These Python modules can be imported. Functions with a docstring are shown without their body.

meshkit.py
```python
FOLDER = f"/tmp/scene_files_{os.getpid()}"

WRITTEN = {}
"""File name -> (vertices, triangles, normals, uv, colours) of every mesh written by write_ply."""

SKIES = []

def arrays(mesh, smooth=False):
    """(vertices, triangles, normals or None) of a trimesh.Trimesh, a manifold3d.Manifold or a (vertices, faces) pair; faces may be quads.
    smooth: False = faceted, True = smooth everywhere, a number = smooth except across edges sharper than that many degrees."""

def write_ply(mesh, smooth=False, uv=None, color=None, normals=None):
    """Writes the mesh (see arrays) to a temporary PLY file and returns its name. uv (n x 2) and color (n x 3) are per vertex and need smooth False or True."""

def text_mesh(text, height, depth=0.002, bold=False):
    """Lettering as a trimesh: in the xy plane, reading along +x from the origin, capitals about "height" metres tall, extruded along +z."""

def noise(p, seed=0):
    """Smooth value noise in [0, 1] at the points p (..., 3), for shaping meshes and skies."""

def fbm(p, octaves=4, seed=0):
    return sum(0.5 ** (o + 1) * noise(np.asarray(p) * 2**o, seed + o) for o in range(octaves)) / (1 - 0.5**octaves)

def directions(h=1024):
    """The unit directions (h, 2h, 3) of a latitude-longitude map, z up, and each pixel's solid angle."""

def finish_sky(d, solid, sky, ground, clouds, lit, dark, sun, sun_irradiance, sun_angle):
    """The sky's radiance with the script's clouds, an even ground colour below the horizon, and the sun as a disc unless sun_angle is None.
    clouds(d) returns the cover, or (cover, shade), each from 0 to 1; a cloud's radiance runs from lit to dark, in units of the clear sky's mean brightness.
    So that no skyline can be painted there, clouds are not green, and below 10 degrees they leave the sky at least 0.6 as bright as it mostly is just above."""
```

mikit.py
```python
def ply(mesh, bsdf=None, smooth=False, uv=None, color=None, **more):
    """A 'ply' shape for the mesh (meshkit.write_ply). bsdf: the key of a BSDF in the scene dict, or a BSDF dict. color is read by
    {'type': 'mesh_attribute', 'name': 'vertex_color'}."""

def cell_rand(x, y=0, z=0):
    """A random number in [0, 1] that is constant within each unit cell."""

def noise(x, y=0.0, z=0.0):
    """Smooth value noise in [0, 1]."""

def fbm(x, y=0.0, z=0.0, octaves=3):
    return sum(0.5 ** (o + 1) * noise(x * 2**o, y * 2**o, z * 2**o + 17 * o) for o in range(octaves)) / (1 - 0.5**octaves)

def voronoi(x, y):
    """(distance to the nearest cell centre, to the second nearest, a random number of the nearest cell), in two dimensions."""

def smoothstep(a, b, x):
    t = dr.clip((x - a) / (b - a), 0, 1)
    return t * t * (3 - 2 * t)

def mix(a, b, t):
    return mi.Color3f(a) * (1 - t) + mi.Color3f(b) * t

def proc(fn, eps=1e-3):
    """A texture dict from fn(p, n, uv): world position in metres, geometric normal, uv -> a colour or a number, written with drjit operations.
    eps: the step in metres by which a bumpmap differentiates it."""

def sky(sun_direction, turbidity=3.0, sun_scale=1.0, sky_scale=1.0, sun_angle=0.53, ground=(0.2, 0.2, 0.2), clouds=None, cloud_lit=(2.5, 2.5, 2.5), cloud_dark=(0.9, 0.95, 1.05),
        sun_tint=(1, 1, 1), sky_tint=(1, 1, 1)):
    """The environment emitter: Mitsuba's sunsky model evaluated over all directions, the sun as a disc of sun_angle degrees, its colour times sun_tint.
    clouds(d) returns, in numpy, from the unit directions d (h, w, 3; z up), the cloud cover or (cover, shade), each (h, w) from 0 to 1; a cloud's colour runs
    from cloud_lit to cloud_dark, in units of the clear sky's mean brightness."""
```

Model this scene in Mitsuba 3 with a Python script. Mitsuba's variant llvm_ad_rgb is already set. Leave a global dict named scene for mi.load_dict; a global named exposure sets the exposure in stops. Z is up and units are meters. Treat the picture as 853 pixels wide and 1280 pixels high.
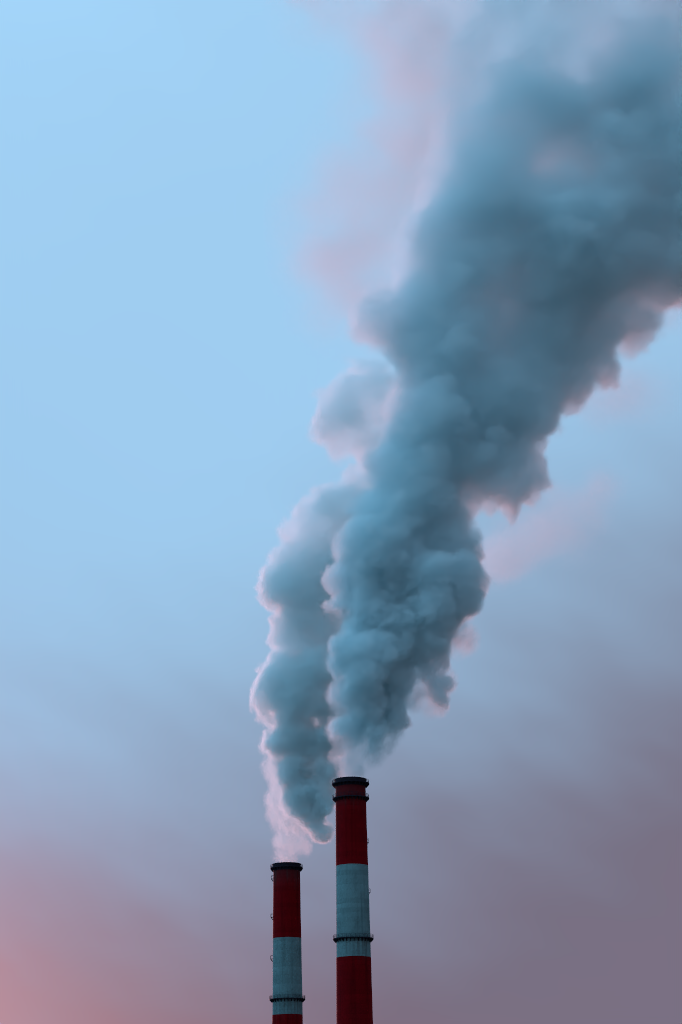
import math
import drjit as dr
import manifold3d
import mitsuba as mi
import numpy as np
import scipy.ndimage as ndi
import shapely
import trimesh
import mikit
import meshkit

T = mi.ScalarTransform4f
scene, labels = {}, {}

# ------------------------------------------------------------------ camera, sky, exposure
PITCH, ROLL, EYE = math.radians(19.5), math.radians(0.94), (0.0, 0.0, 1.7)
scene['camera'] = {
    'type': 'perspective', 'fov_axis': 'x', 'fov': 2 * math.degrees(math.atan(426.5 / 2290.0)), 'near_clip': 1.0, 'far_clip': 60000.0,
    'to_world': T().look_at(origin=EYE, target=[0, math.cos(PITCH), 1.7 + math.sin(PITCH)],
                            up=[math.sin(ROLL), -math.cos(ROLL) * math.sin(PITCH), math.cos(ROLL) * math.cos(PITCH)])}

def direction(az, el):
    az, el = math.radians(az), math.radians(el)
    return np.array([math.sin(az) * math.cos(el), math.cos(az) * math.cos(el), math.sin(el)])


def dusk_haze(d):
    """High thin cloud over the whole sky: brightest blue high up on the left (out of frame, strengthened to light the smoke), from where it fades to grey-mauve, thinner low down
    towards the sunset, where the red of the clear sky comes through."""
    el = np.degrees(np.arcsin(np.clip(d[..., 2], -1, 1)))
    horizontal = d[..., :2] / np.maximum(np.linalg.norm(d[..., :2], axis=-1, keepdims=True), 1e-6)
    away = np.degrees(np.arccos(np.clip(horizontal @ (SUN[:2] / np.linalg.norm(SUN[:2])), -1, 1)))
    from_patch = np.degrees(np.arccos(np.clip(d @ direction(-80.0, 63.0), -1, 1)))  # unseen bright centre of the sky, its strength set to light the smoke
    drift = d @ np.array([[0.9, 0.0, 0.45], [0.0, 1.0, 0.0], [-0.45, 0.0, 0.9]])
    n = meshkit.fbm(drift * np.array([7.0, 7.0, 15.0]) + 7.3, 4, 3) - 0.5
    fine = meshkit.fbm(drift * np.array([22.0, 22.0, 40.0]) + 1.7, 4, 9) - 0.5
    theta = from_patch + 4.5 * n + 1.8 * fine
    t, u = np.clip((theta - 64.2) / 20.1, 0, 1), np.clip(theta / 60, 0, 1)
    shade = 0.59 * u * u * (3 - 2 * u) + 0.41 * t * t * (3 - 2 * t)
    opening = 0.62 * np.exp(-(away / 13.5) ** 2) * np.exp(-(np.maximum(el, 0) / 13.0) ** 2) * (1 + 0.15 * n + 0.3 * fine)
    return 1 - opening, shade


SUN = direction(-19.0, 2.5)                                      # low behind the chimneys, out of frame on the left
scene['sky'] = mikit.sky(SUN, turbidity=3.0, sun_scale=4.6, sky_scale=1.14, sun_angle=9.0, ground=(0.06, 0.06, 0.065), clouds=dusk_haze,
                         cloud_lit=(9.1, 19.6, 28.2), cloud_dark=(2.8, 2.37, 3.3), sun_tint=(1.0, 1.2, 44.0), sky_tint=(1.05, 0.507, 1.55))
exposure = 1.3

# ------------------------------------------------------------------ ground


def grainy(a, b, scale):
    return mikit.proc(lambda p, n, uv: mikit.mix(a, b, mikit.fbm(p.x * scale, p.y * scale, p.z * scale, 4)))


scene['earth_material'] = {'type': 'twosided', 'b': {'type': 'principled', 'base_color': grainy((0.05, 0.05, 0.045), (0.1, 0.1, 0.09), 0.07), 'roughness': 0.95}}
ground = trimesh.creation.cylinder(radius=30000, height=2.0, sections=96)
ground.apply_translation([0, 0, -1.0])
scene['ground'] = mikit.ply(ground, 'earth_material')
labels['ground'] = {'label': 'dark open ground that the two chimneys stand on', 'category': 'ground', 'kind': 'structure'}

# ------------------------------------------------------------------ chimneys


def paint(base, worn, soot_top, streak, galleries):
    """Weathered paint on concrete: patchy fading, thin vertical run marks, a tone of its own for every concrete lift, soot near the top."""
    def fn(p, n, uv):
        lift = mikit.cell_rand(dr.floor(p.z / 1.5), 3)
        patch = mikit.fbm(p.x * 0.35, p.y * 0.35, p.z * 0.22, 4)
        run = mikit.fbm(p.x * 1.1, p.y * 1.1, p.z * 0.04, 2)
        c = mikit.mix(base, worn, mikit.smoothstep(0.42, 0.78, patch) * 0.6)
        c = c * (0.9 + 0.2 * lift) * (1 - streak * mikit.smoothstep(0.5, 0.8, run))
        soot = mikit.smoothstep(-9.0, -0.5, p.z - soot_top + 5 * (mikit.fbm(p.x, p.y, p.z * 0.4, 3) - 0.5))
        rust = mi.Float(0)
        for z in galleries:                                         # rust washed down from each steel gallery
            below = (z - p.z) / 9.0
            rust = rust + dr.select(below > 0, dr.clip(1 - below, 0, 1), 0) * mikit.smoothstep(0.5, 0.75, mikit.fbm(p.x * 1.7, p.y * 1.7, p.z * 0.06, 3))
        c = mikit.mix(c, (0.06, 0.035, 0.03), dr.clip(rust, 0, 1) * 0.5)
        return mikit.mix(c, (0.035, 0.03, 0.035), soot * 0.4)
    return mikit.proc(fn)


def rough(color, r):
    return {'type': 'twosided', 'b': {'type': 'principled', 'base_color': color, 'roughness': r, 'specular': 0.03}}


scene['steel_material'] = rough(grainy((0.012, 0.012, 0.02), (0.03, 0.028, 0.04), 1.3), 0.7)
scene['flue_material'] = rough({'type': 'rgb', 'value': (0.015, 0.014, 0.016)}, 0.95)


def lathe(profile, sections=96, closed=True):
    """The surface of revolution about z of a loop of (radius, height)."""
    p = np.asarray(profile, float)
    a = np.arange(sections) * 2 * np.pi / sections
    v = np.stack([p[:, None, 0] * np.cos(a), p[:, None, 0] * np.sin(a), np.repeat(p[:, 1:], sections, 1)], -1).reshape(-1, 3)
    n = len(p)
    i, j = np.meshgrid(np.arange(n if closed else n - 1), np.arange(sections), indexing='ij')
    k, l = (i + 1) % n, (j + 1) % sections
    q = np.stack([i * sections + j, i * sections + l, k * sections + l, k * sections + j], -1).reshape(-1, 4)
    return trimesh.Trimesh(v, np.vstack([q[:, [0, 1, 2]], q[:, [0, 2, 3]]]), process=False)


def box(size, at=(0, 0, 0)):
    m = trimesh.creation.box(size)
    m.apply_translation(at)
    return m


def spin(m, deg, loc=(0, 0, 0)):
    m = m.copy()
    m.apply_transform(trimesh.transformations.rotation_matrix(math.radians(deg), [0, 0, 1]))
    m.apply_translation(loc)
    return m


def bar(a, b, r, sides=6):
    return trimesh.creation.cylinder(radius=r, segment=[a, b], sections=sides)


def put(key, mesh, material, loc, smooth=30, **label):
    mesh = mesh.copy()
    mesh.apply_translation(loc)
    name, n = key, 0
    while name in scene:
        n += 1
        name = f'{key}_{n:03d}'
    scene[name] = mikit.ply(mesh, material, smooth=smooth)
    if label:
        labels[name] = label
    return name


def ring_platform(key, r, z, loc, reach=1.0, posts=28, crown=False):
    """A steel gallery round the shaft: deck, toe board, brackets underneath, railing."""
    deck = put(f'{key}__platform', lathe([(r + 0.06, z - 0.1), (r + reach, z - 0.1), (r + reach, z + 0.16), (r + reach - 0.05, z + 0.16), (r + reach - 0.05, z), (r + 0.06, z)]),
               'steel_material', loc)
    tri = trimesh.creation.extrude_polygon(shapely.Polygon([(0.06, 0), (reach - 0.06, 0), (reach - 0.06, -0.16), (0.22, -0.95), (0.06, -0.95)]), 0.2, engine='earcut')
    tri.apply_transform(np.array([[1, 0, 0, r], [0, 0, 1, -0.1], [0, 1, 0, z - 0.105], [0, 0, 0, 1.0]]))
    tri.fix_normals()
    for i in range(posts):
        put(f'{deck}__bracket', spin(tri, i * 360 / posts + 4), 'steel_material', loc, smooth=False)
    rails = []
    for h, t in ((1.2, 0.055), (0.82, 0.035), (0.46, 0.035)):
        rails.append(lathe([(r + reach - 0.07 + t * math.cos(a), z + h + t * math.sin(a)) for a in np.arange(6) * math.pi / 3], 72))
    for i in range(posts):
        c, s = math.cos(2 * math.pi * (i + 0.5) / posts), math.sin(2 * math.pi * (i + 0.5) / posts)
        q = r + reach - 0.07
        rails.append(bar((q * c, q * s, z), (q * c, q * s, z + 1.22), 0.05))
    put(f'{deck}__railing', trimesh.util.concatenate(rails), 'steel_material', loc)


def chimney(key, x, y, top, r_top, bands, galleries, landings, label):
    """bands: [(upper height, colour)] from the top down to the ground; r_top: radius of the shaft at the top; it widens by 11 mm per metre."""
    loc = (x, y, 0)
    labels[key] = {'label': label, 'category': 'chimney', 'group': 'industrial chimneys'}

    def radius(z):
        return r_top + 0.0113 * (top - z)

    for i, (z1, colour) in enumerate(bands):
        z0 = bands[i + 1][0] if i + 1 < len(bands) else -0.5
        outer, z = [(radius(z0), z0)], (math.floor(z0 / 1.5) + 1) * 1.5
        while z < z1 - 0.2:
            if z > z0 + 0.2 and z1 > 30:                              # the joint between two concrete lifts
                outer += [(radius(z) + 0.0, z - 0.07), (radius(z) - 0.05, z - 0.04), (radius(z) - 0.05, z + 0.04), (radius(z), z + 0.07)]
            z += 1.5
        outer.append((radius(z1), z1))
        inner = [(radius(z1) - 0.6, z1), (radius(z0) - 0.6, z0)]
        put(f'{key}__{colour}_band', lathe(outer + inner, 128, closed=False), f'{key}_{colour}_paint', loc, smooth=40)
    # the crown: a flared dark collar round the mouth, open to the flue
    rt = radius(top)
    crown = lathe([(rt + 0.004, top - 2.6), (rt + 0.25, top - 2.2), (rt + 0.3, top - 0.5), (rt + 0.45, top - 0.3), (rt + 0.45, top), (rt - 0.45, top), (rt - 0.5, top - 2.6)], 128)
    crown = put(f'{key}__crown', crown, 'steel_material', loc)
    put(f'{crown}__flue_lining', lathe([(rt - 0.62, top - 0.02), (rt - 0.72, top - 0.02), (rt - 0.72, top - 25), (rt - 0.62, top - 25)], 96), 'flue_material', loc)
    ring_platform(key, rt + 0.3, top - 1.55, loc, reach=0.95 if r_top > 4.9 else 0.85)
    for z in galleries:
        ring_platform(key, radius(z), z, loc, reach=1.05)
    for z, deg in landings:
        r = radius(z)
        parts = [box((0.8, 1.2, 0.12), (r + 0.4, 0, z))]
        for yy in (-0.6, 0.6):
            parts.append(bar((r + 0.75, yy, z), (r + 0.75, yy, z + 1.15), 0.06))
            parts.append(bar((r + 0.02, yy, z + 1.15), (r + 0.75, yy, z + 1.15), 0.06))
            parts.append(bar((r + 0.02, yy, z - 0.9), (r + 0.7, yy, z - 0.06), 0.07))
        parts.append(bar((r + 0.75, -0.6, z + 1.15), (r + 0.75, 0.6, z + 1.15), 0.06))
        parts.append(bar((r + 0.75, -0.6, z + 0.6), (r + 0.75, 0.6, z + 0.6), 0.045))
        put(f'{key}__landing', spin(trimesh.util.concatenate(parts), deg), 'steel_material', loc)


for key, soot, rings in (('chimney', 118.0, (113.9, 68.6)), ('chimney_001', 103.0, (102.5, 56.4))):
    scene[f'{key}_red_paint'] = rough(paint((0.16, 0.001, 0.004), (0.11, 0.001, 0.004), soot, 0.25, rings), 0.75)
    scene[f'{key}_white_paint'] = rough(paint((0.14, 0.25, 0.26), (0.1, 0.18, 0.19), 400.0, 0.22, rings), 0.75)

chimney('chimney', 1.68, 600.0, 120.3, 4.92,
        [(120.0, 'red'), (91.9, 'white'), (62.8, 'red'), (33.5, 'white'), (8.0, 'red')], [113.9, 68.6], [(99.8, 24), (83.6, 24)],
        'taller and nearer red and white striped concrete chimney with two dark rings at its top')
chimney('chimney_001', -22.1, 677.0, 104.6, 4.85,
        [(104.3, 'red'), (77.8, 'white'), (51.0, 'red'), (24.0, 'white'), (6.0, 'red')], [56.4], [(99.2, 186), (85.4, 186), (70.6, 186)],
        'shorter red and white striped chimney on the left with small landings down its left edge')

# ------------------------------------------------------------------ smoke
FRONT_PUFFS = [
    (102.4, 603.5, 290.0, np.float64(16.3)), (89.7, 603.1, 273.3, np.float64(14.4)), (80.1, 600.1, 261.2, np.float64(12.5)), (120.3, 596.9, 310.3,
    np.float64(20.3)), (67.7, 595.9, 248.9, np.float64(12.9)), (64.1, 599.1, 227.6, np.float64(10.6)), (59.6, 599.4, 221.2, np.float64(9.5)), (14.7,
    596.0, 284.9, np.float64(12.6)), (52.2, 594.2, 395.5, np.float64(18.1)), (44.8, 605.8, 382.0, np.float64(16.8)), (46.7, 601.9, 357.1,
    np.float64(18.0)), (61.8, 596.6, 416.4, np.float64(18.4)), (-1.3, 599.8, 155.5, np.float64(4.8)), (-1.0, 601.8, 191.5, np.float64(5.5)), (0.3, 601.5,
    139.4, np.float64(5.4)), (-0.1, 601.3, 149.0, np.float64(5.4)), (0.4, 599.5, 179.3, np.float64(6.0)), (31.0, 600.0, 153.7, np.float64(5.4)), (29.9,
    600.9, 162.3, np.float64(7.0)), (32.5, 599.1, 145.2, np.float64(2.9)), (13.5, 600.4, 214.1, np.float64(9.5)), (16.6, 598.5, 228.2, np.float64(9.5)),
    (37.1, 603.1, 337.6, np.float64(11.9)), (34.6, 596.4, 314.2, np.float64(11.6)), (48.7, 601.9, 370.8, np.float64(15.1)), (59.4, 604.0, 407.2,
    np.float64(15.4)), (10.4, 598.9, 136.8, np.float64(5.9)), (5.7, 601.9, 141.4, np.float64(7.0)), (13.9, 602.2, 146.2, np.float64(8.6)), (5.8, 596.9,
    148.4, np.float64(9.1)), (16.2, 601.2, 154.2, np.float64(8.1)), (8.7, 595.3, 159.7, np.float64(13.4)), (16.4, 600.0, 163.7, np.float64(9.2)), (12.6,
    599.4, 174.8, np.float64(14.1)), (28.8, 597.4, 175.3, np.float64(12.5)), (24.6, 598.7, 167.4, np.float64(10.3)), (14.4, 603.6, 190.3,
    np.float64(17.1)), (31.9, 597.8, 185.3, np.float64(16.9)), (14.4, 595.9, 197.9, np.float64(16.4)), (32.6, 602.2, 200.3, np.float64(16.1)), (20.3,
    599.4, 210.7, np.float64(16.6)), (31.5, 602.8, 210.2, np.float64(13.4)), (27.5, 596.9, 222.9, np.float64(16.7)), (48.5, 598.8, 223.8,
    np.float64(9.5)), (58.9, 602.0, 224.6, np.float64(9.5)), (32.2, 600.1, 234.5, np.float64(18.5)), (51.9, 600.1, 234.8, np.float64(16.3)), (62.1, 598.7,
    226.8, np.float64(7.3)), (32.3, 594.0, 244.2, np.float64(17.4)), (52.8, 605.1, 248.3, np.float64(17.1)), (63.5, 596.6, 249.2, np.float64(11.8)),
    (37.6, 604.9, 260.9, np.float64(20.6)), (61.2, 598.2, 257.6, np.float64(19.3)), (76.0, 602.7, 259.3, np.float64(8.6)), (42.0, 598.4, 273.6,
    np.float64(22.3)), (71.5, 606.8, 276.9, np.float64(22.6)), (87.2, 600.4, 271.1, np.float64(9.7)), (19.4, 598.1, 286.4, np.float64(10.4)), (40.0,
    604.0, 292.1, np.float64(23.9)), (77.9, 603.3, 294.2, np.float64(26.8)), (101.9, 601.6, 287.3, np.float64(12.7)), (49.1, 599.3, 308.9,
    np.float64(27.4)), (86.6, 594.0, 312.0, np.float64(30.4)), (115.0, 601.7, 307.4, np.float64(17.5)), (58.3, 592.2, 331.1, np.float64(28.0)), (101.6,
    604.6, 344.0, np.float64(34.4)), (133.2, 602.8, 332.3, np.float64(29.6)), (72.3, 597.4, 367.6, np.float64(29.9)), (113.4, 607.2, 379.8,
    np.float64(35.1)), (142.9, 592.9, 363.5, np.float64(32.6)), (83.2, 597.8, 402.5, np.float64(29.2)), (122.1, 607.4, 415.5, np.float64(35.7)), (156.0,
    597.2, 400.8, np.float64(33.4)), (101.8, 605.1, 443.7, np.float64(34.5)), (139.8, 603.0, 452.6, np.float64(37.7)), (171.9, 609.6, 445.7,
    np.float64(31.6)), (131.4, 612.0, 490.4, np.float64(35.5)), (162.6, 605.5, 492.3, np.float64(35.3))]
FRONT_WISPS = [
    (3.8, 601.2, 125.0, np.float64(4.8)), (10.3, 598.2, 133.1, np.float64(6.4)), (-2.4, 600.7, 136.6, np.float64(4.3)), (-3.1, 600.9, 128.5,
    np.float64(3.2)), (13.5, 599.7, 132.0, np.float64(4.3)), (1.6, 600.2, 122.7, np.float64(4.0)), (1.2, 599.9, 126.9, np.float64(5.0)), (1.3, 602.1,
    132.8, np.float64(5.9)), (0.3, 599.1, 138.9, np.float64(5.9)), (9.7, 599.6, 129.4, np.float64(5.3)), (15.7, 598.1, 136.5, np.float64(4.8)), (-0.6,
    599.7, 148.6, np.float64(5.4)), (-1.5, 600.6, 159.9, np.float64(5.4)), (29.7, 602.6, 154.4, np.float64(7.6)), (30.7, 601.5, 145.2, np.float64(4.3)),
    (27.1, 599.0, 161.2, np.float64(7.6)), (24.2, 602.1, 148.8, np.float64(5.4)), (39.4, 598.5, 167.0, np.float64(6.0))]
REAR_PUFFS = [
    (-19.9, 678.1, 193.9, np.float64(8.6)), (-19.5, 675.8, 157.7, np.float64(9.0)), (-13.5, 676.6, 192.8, np.float64(11.0)), (-10.9, 676.2, 116.1,
    np.float64(4.4)), (-13.3, 677.9, 123.0, np.float64(6.5)), (-16.7, 678.1, 132.9, np.float64(8.4)), (-9.6, 676.1, 129.4, np.float64(6.5)), (-19.7,
    677.1, 139.7, np.float64(8.4)), (-11.0, 676.1, 141.5, np.float64(9.0)), (-17.2, 677.0, 150.6, np.float64(10.8)), (-8.8, 677.2, 149.3,
    np.float64(9.0)), (-23.7, 675.9, 149.8, np.float64(7.2)), (-4.0, 678.2, 149.4, np.float64(8.4)), (-18.2, 675.8, 170.0, np.float64(13.9)), (-25.5,
    676.8, 169.2, np.float64(10.3)), (-21.8, 675.4, 177.5, np.float64(9.1)), (-13.3, 674.5, 174.6, np.float64(12.7)), (-6.7, 675.7, 167.3,
    np.float64(10.3)), (-1.6, 676.4, 164.3, np.float64(9.1)), (-9.0, 678.9, 185.4, np.float64(11.0)), (-1.1, 678.6, 183.6, np.float64(10.4)), (-7.6,
    676.9, 195.3, np.float64(10.4)), (-0.2, 676.8, 200.6, np.float64(10.5)), (-16.1, 677.9, 209.9, np.float64(14.2)), (-22.9, 678.6, 211.5,
    np.float64(11.2)), (-8.7, 676.2, 210.2, np.float64(12.3)), (-20.4, 677.9, 220.4, np.float64(8.1)), (-10.1, 676.4, 221.6, np.float64(14.3)), (-13.4,
    677.3, 229.9, np.float64(8.7)), (-0.8, 678.2, 222.1, np.float64(13.1)), (4.5, 677.0, 221.6, np.float64(11.8)), (-4.0, 678.1, 233.9, np.float64(14.4)),
    (-9.0, 677.7, 239.2, np.float64(9.4)), (1.7, 674.2, 237.1, np.float64(14.3)), (7.9, 674.6, 238.8, np.float64(13.1)), (4.2, 674.8, 237.3,
    np.float64(15.6)), (17.1, 675.6, 257.4, np.float64(12.0)), (12.2, 675.7, 247.4, np.float64(10.7)), (15.2, 674.5, 240.3, np.float64(13.7)), (29.4,
    675.3, 247.0, np.float64(15.1)), (37.9, 677.7, 262.9, np.float64(16.5)), (49.9, 679.8, 282.4, np.float64(18.0)), (56.7, 675.9, 298.0,
    np.float64(18.6)), (3.7, 676.3, 284.5, np.float64(13.4)), (10.9, 676.6, 292.1, np.float64(13.5)), (14.4, 677.9, 273.6, np.float64(12.1)), (-0.3,
    678.2, 275.7, np.float64(10.9)), (11.8, 678.7, 305.4, np.float64(9.7)), (17.2, 676.4, 288.5, np.float64(11.5)), (17.5, 677.9, 273.6, np.float64(10.8))]
REAR_WISPS = [
    (-22.2, 676.7, 107.6, np.float64(4.4)), (-22.2, 677.6, 113.0, np.float64(5.0)), (-21.5, 676.4, 119.3, np.float64(5.9)), (-20.1, 678.1, 125.5,
    np.float64(7.1)), (-23.9, 677.0, 131.4, np.float64(6.0)), (-25.7, 677.5, 139.0, np.float64(6.0)), (-27.4, 677.1, 149.6, np.float64(5.4)), (-24.5,
    676.6, 128.3, np.float64(5.9)), (-18.0, 677.0, 117.9, np.float64(5.3)), (-26.0, 676.3, 122.3, np.float64(4.1)), (-15.7, 676.4, 110.4,
    np.float64(3.5)), (-23.5, 677.1, 222.1, np.float64(5.6)), (-20.3, 677.0, 235.1, np.float64(5.0)), (-5.4, 677.9, 274.0, np.float64(7.0)), (-0.1, 675.8,
    267.9, np.float64(6.3)), (10.3, 677.2, 312.9, np.float64(8.4)), (18.4, 677.0, 312.6, np.float64(6.5))]
VEIL_PUFFS = [
    (48.1, 772.8, 507.3, np.float64(35.3)), (49.2, 775.7, 477.6, np.float64(31.1)), (42.1, 770.5, 443.9, np.float64(26.7)), (72.6, 771.6, 533.6,
    np.float64(31.6)), (32.7, 769.8, 523.9, np.float64(31.4)), (47.0, 772.1, 475.4, np.float64(23.2)), (55.2, 765.3, 497.8, np.float64(23.2)), (11.1,
    771.8, 419.4, np.float64(43.5)), (27.3, 775.8, 455.9, np.float64(42.4)), (39.1, 759.4, 485.4, np.float64(42.1)), (3.0, 780.9, 384.3,
    np.float64(28.3)), (17.8, 775.1, 374.9, np.float64(26.1)), (-4.2, 781.0, 411.8, np.float64(30.5)), (55.5, 763.5, 510.1, np.float64(38.8)), (17.3,
    768.6, 537.2, np.float64(31.6)), (-10.2, 764.7, 539.7, np.float64(27.5)), (40.2, 757.1, 524.2, np.float64(34.9)), (-25.8, 762.3, 547.6,
    np.float64(19.7)), (57.4, 763.0, 456.5, np.float64(34.2)), (75.9, 774.9, 259.7, np.float64(17.1)), (76.9, 766.2, 258.6, np.float64(14.1)), (86.6,
    771.9, 266.0, np.float64(12.8)), (69.6, 767.4, 251.7, np.float64(12.7)), (109.2, 765.8, 269.1, np.float64(12.0)), (119.2, 767.4, 282.7,
    np.float64(10.7)), (130.1, 772.1, 329.1, np.float64(14.6)), (116.4, 770.0, 318.6, np.float64(12.3)), (155.0, 770.5, 372.3, np.float64(12.6)), (90.1,
    769.4, 268.8, np.float64(17.1)), (71.5, 767.4, 253.5, np.float64(14.1)), (93.9, 769.9, 272.7, np.float64(14.3)), (105.1, 776.0, 269.0,
    np.float64(17.9)), (113.0, 766.6, 271.2, np.float64(14.2)), (68.2, 772.6, 251.6, np.float64(14.2)), (117.5, 768.3, 283.1, np.float64(8.6)), (125.2,
    765.7, 324.5, np.float64(17.4)), (137.0, 767.4, 332.9, np.float64(18.2)), (115.8, 765.7, 318.8, np.float64(13.0)), (160.0, 774.4, 380.3,
    np.float64(12.7)), (152.4, 768.8, 365.4, np.float64(11.1))]


def worley(x, y, z):
    """Distance to the nearest of scattered points, one in every unit cell."""
    best = mi.Float(9)
    ix, iy, iz = dr.floor(x), dr.floor(y), dr.floor(z)
    for a in (-1, 0, 1):
        for b in (-1, 0, 1):
            for c in (-1, 0, 1):
                cx, cy, cz = ix + a, iy + b, iz + c
                ex = cx + 0.15 + 0.7 * mikit.cell_rand(cx, cy, cz) - x
                ey = cy + 0.15 + 0.7 * mikit.cell_rand(cx + 57, cy, cz) - y
                ez = cz + 0.15 + 0.7 * mikit.cell_rand(cx, cy + 91, cz) - z
                best = dr.minimum(best, ex * ex + ey * ey + ez * ez)
    return dr.sqrt(best)


def grid_points(lo, hi, step):
    n = [int(math.ceil((b - a) / step)) + 1 for a, b in zip(lo, hi)]
    i = dr.arange(mi.UInt32, n[0] * n[1] * n[2])
    x = mi.Float(i % n[0]) * step + lo[0]
    y = mi.Float((i // n[0]) % n[1]) * step + lo[1]
    z = mi.Float(i // (n[0] * n[1])) * step + lo[2]
    return n, x, y, z


def billows(x, y, z, scale):
    return 1 - 1.25 * worley(x / scale, y / scale, z / scale)


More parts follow.
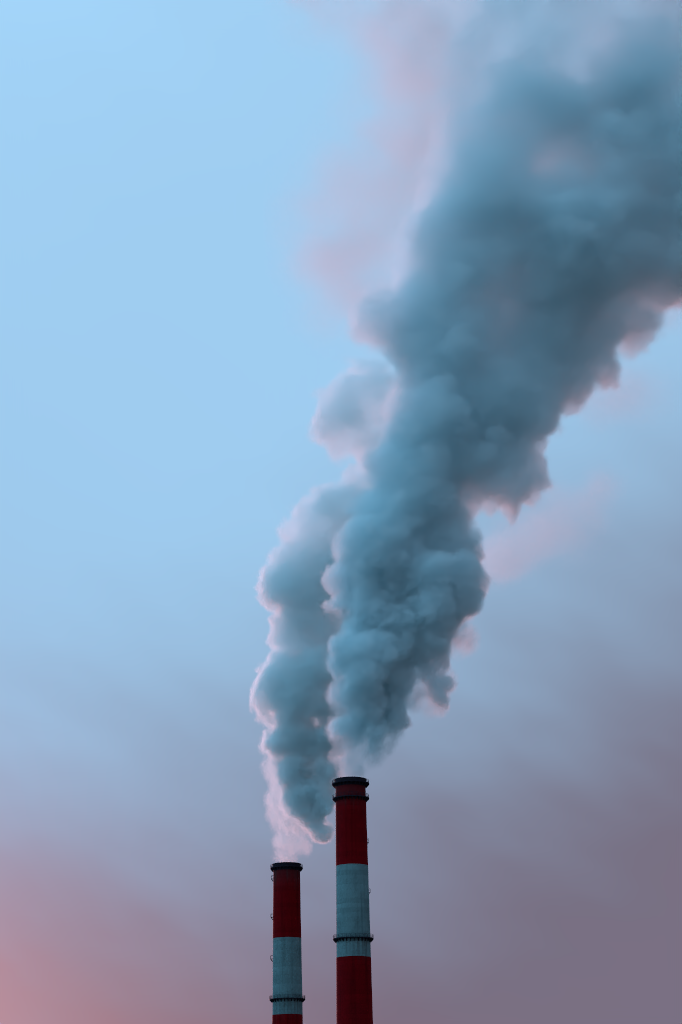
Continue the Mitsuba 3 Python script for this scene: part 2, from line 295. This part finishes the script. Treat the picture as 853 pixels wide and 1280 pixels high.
def plume_density(x, y, z, puffs, wisps, z_mouth, dense, edge, wisp_density, seed, cap):
    """Extinction per metre: puffs joined softly, pushed out into billows on three scales, their edge softer the older (higher) the smoke is."""
    age = dr.clip((z - z_mouth) / 270.0, 0, 1)
    amp = 1.5 + 7.0 * age
    wx = x + amp * 2 * (mikit.fbm(x * 0.09 + seed, y * 0.09, z * 0.09, 4) - 0.5)
    wy = y + amp * 2 * (mikit.fbm(x * 0.09, y * 0.09 + 31 + seed, z * 0.09, 4) - 0.5)
    wz = z + amp * 2 * (mikit.fbm(x * 0.09, y * 0.09, z * 0.09 + 67 + seed, 4) - 0.5)
    curl = 0.9 + 1.3 * age
    wx = wx + curl * 2 * (mikit.fbm(x * 0.27 + 3, y * 0.27, z * 0.27 + seed, 3) - 0.5)
    wz = wz + curl * 2 * (mikit.fbm(x * 0.27, y * 0.27 + 8, z * 0.27 + seed, 3) - 0.5)
    d = mi.Float(1e3)
    k = 2.0 + 6.0 * age
    for px, py, pz, pr in puffs:
        s = dr.sqrt(dr.square(wx - px) + dr.square(wy - py) + dr.square(wz - pz)) - pr
        h = dr.maximum(k - dr.abs(d - s), 0) / k
        d = dr.minimum(d, s) - h * h * k * 0.25
    d = d + 0.16 * k
    big, mid, small = billows(wx, wy, wz, 13.0), billows(wx + 5, wy, wz, 6.0), billows(wx, wy + 3, wz, 2.6)
    tiny = billows(wx, wy + 7, wz, 1.7)
    d = d - 0.8 * (1 - age) * (tiny - 0.35) - (4.4 + 1.6 * age) * (big - 0.35) - (2.3 - 0.2 * age) * (mid - 0.35) - (1.8 - 0.7 * age) * (small - 0.35)
    ragged = dr.maximum(dr.clip(1 - age * 6, 0, 1), 0.35 * (1 - 0.5 * age))                                  # young smoke is torn
    d = d + ragged * 7.0 * (mikit.fbm(wx * 0.3, wy * 0.3, wz * 0.2 + 11, 4) - 0.47)
    old = mikit.smoothstep(0.7, 1.15, (z - z_mouth) / 270.0)
    w = edge[0] + (edge[1] - edge[0]) * age * age + 14.0 * old
    turb = mikit.fbm(wx * 0.16, wy * 0.16, wz * 0.16, 4)
    loose = mikit.smoothstep(0.3, 0.68, mikit.fbm(wx * 0.035 + seed, wy * 0.035, wz * 0.035, 3))
    body = dr.clip(-d / w, 0, 1)
    body = body * body * (3 - 2 * body) * dr.minimum((dense[0] * dr.exp(-age / 0.22) + dense[1]) * (0.55 + 0.9 * turb) * (1 + age * (0.9 * loose - 0.45)) * (1 - old * (0.6 - 0.55 * loose)), cap * (1 - 0.66 * dr.clip(age / 0.5, 0, 1)))
    thin = mi.Float(0)
    for px, py, pz, pr in wisps:
        s = dr.sqrt(dr.square(wx - px) + dr.square(wy - py) + dr.square(wz - pz)) / pr
        thin = dr.maximum(thin, dr.clip((1.15 - s) / 0.7, 0, 1))
    shred = mikit.smoothstep(0.36, 0.64, mikit.fbm(wx * 0.55, wy * 0.4, wz * 0.3 + seed, 4))
    return dr.maximum(body, thin * (0.2 + 0.8 * shred) * wisp_density)


def wrap(values, lo, step, cell, level, grow):
    """A closed mesh round everywhere the grid is not empty: the smoke's outer boundary."""
    f = max(1, int(round(cell / step)))
    pad = (-np.array(values.shape)) % f
    v = np.pad(values, [(0, p) for p in pad])
    v = v.reshape(v.shape[0] // f, f, v.shape[1] // f, f, v.shape[2] // f, f).max((1, 3, 5)) > level
    v = np.pad(ndi.binary_dilation(v, iterations=grow), 2)
    s = ndi.gaussian_filter(v.astype(np.float32), 0.8)
    flat, (nz, ny, nx) = s.ravel().tolist(), s.shape
    o = np.array(lo) - 2 * f * step + (f - 1) * 0.5 * step
    c = f * step

    def inside(x, y, z):
        i, j, k = (x - o[0]) / c, (y - o[1]) / c, (z - o[2]) / c
        if not (0 <= i < nx - 1 and 0 <= j < ny - 1 and 0 <= k < nz - 1):
            return -0.4
        a, b, e = int(i), int(j), int(k)
        i, j, k = i - a, j - b, k - e
        q = (e * ny + b) * nx + a
        r, t, u = q + nx, q + nx * ny, q + nx * ny + nx
        return ((flat[q] * (1 - i) + flat[q + 1] * i) * (1 - j) + (flat[r] * (1 - i) + flat[r + 1] * i) * j) * (1 - k) + \
               ((flat[t] * (1 - i) + flat[t + 1] * i) * (1 - j) + (flat[u] * (1 - i) + flat[u + 1] * i) * j) * k - 0.4

    return manifold3d.Manifold.level_set(inside, [*(o + 0.01), *(o + c * (np.array([nx, ny, nz]) - 1) - 0.01)], c * 1.2)


def smoke(key, density, lo, hi, steps, albedo, phase, cell, label, parts=None, **more):
    """Smoke as a medium inside a closed boundary mesh. parts: [(name, from height, to height)] when the thing is built of two media."""
    labels[key] = {'label': label, 'category': 'smoke', 'kind': 'stuff', **more}
    for step, (name, z0, z1) in zip(steps, parts or [(None, lo[2], hi[2])]):
        low = [lo[0], lo[1], z0 - 4 * step if parts and z0 > lo[2] else z0]
        n, x, y, z = grid_points(low, (hi[0], hi[1], z1 + 4 * step if parts and z1 < hi[2] else z1), step)
        v = np.array(density(x, y, z), np.float32).reshape(n[2], n[1], n[0])
        edge = np.zeros_like(v)
        edge[1:-1, 1:-1, 1:-1] = 1
        v = v * edge
        hull = wrap(v, low, step, cell, 0.0008, 1)
        if parts:                                                   # the media meet at a level, half a metre apart
            hull = hull.trim_by_plane([0, 0, 1], z0 + 0.12).trim_by_plane([0, 0, -1], -(z1 - 0.12))
        place = T().translate([a - step * 0.5 for a in low]).scale([m * step for m in n])
        where = f'{key}__{name}' if name else key
        scene[f'{where}_medium'] = {'type': 'heterogeneous', 'albedo': {'type': 'rgb', 'value': albedo},
                                    'sigma_t': {'type': 'gridvolume', 'grid': mi.VolumeGrid(v[..., None]), 'to_world': place, 'filter_type': 'trilinear', 'wrap_mode': 'clamp'},
                                    'phase': phase}
        scene[where] = mikit.ply(hull, 'clear_boundary', interior={'type': 'ref', 'id': f'{where}_medium'})
        print(where, v.shape, 'max', v.max(), 'filled', (v > 0).mean(), 'boundary triangles', hull.num_tri())


scene['clear_boundary'] = {'type': 'null'}
SMOKE, PALE_STEAM, G = (0.86, 0.979, 0.9998), (0.86, 0.984, 0.9999), {'type': 'blendphase', 'weight': 0.3, 'broad': {'type': 'hg', 'g': -0.2}, 'forward': {'type': 'hg', 'g': 0.8}}
smoke('smoke_plume', lambda x, y, z: plume_density(x, y, z, FRONT_PUFFS, FRONT_WISPS, 120.5, (0.65, 0.13), (1.0, 6.5), 0.28, 0.0, 0.6),
      (-8, 554, 119.8), (150, 645, 455), (0.6, 0.7, 0.9), SMOKE, G, 4.5, 'large grey blue smoke plume rising from the taller chimney and filling the upper right sky',
      parts=[('column', 119.8, 185.0), ('billows', 185.0, 250.0), ('drifting_cloud', 250.0, 455.0)])
smoke('smoke_plume_001', lambda x, y, z: plume_density(x, y, z, REAR_PUFFS, REAR_WISPS, 104.8, (0.85, 0.09), (1.0, 4.5), 0.26, 40.0, 0.85),
      (-36, 646, 104.1), (64, 706, 305), (0.6,), PALE_STEAM, G, 4.0, 'narrower pale blue smoke plume rising from the shorter left chimney')


def veil_density(x, y, z):
    wx = x + 16 * (mikit.fbm(x * 0.035, y * 0.035, z * 0.035, 4) - 0.5)
    wz = z + 16 * (mikit.fbm(x * 0.035 + 9, y * 0.035, z * 0.035, 4) - 0.5)
    thin = mi.Float(0)
    for px, py, pz, pr in VEIL_PUFFS:
        s = dr.sqrt(dr.square(wx - px) + dr.square(y - py) + dr.square(wz - pz)) / pr
        thin = thin + dr.square(dr.clip(1.2 - s, 0, 1))
    return dr.minimum(thin, 2) * mikit.smoothstep(0.2, 0.685, mikit.fbm(wx * 0.06, y * 0.06, wz * 0.06, 4)) * 0.027


smoke('smoke_veil', veil_density, (-35, 718, 180), (190, 840, 610), (2.5,), (0.94, 0.98, 0.99), G, 7.5, 'thin pinkish shreds of drifting smoke beside and behind the thick plumes')
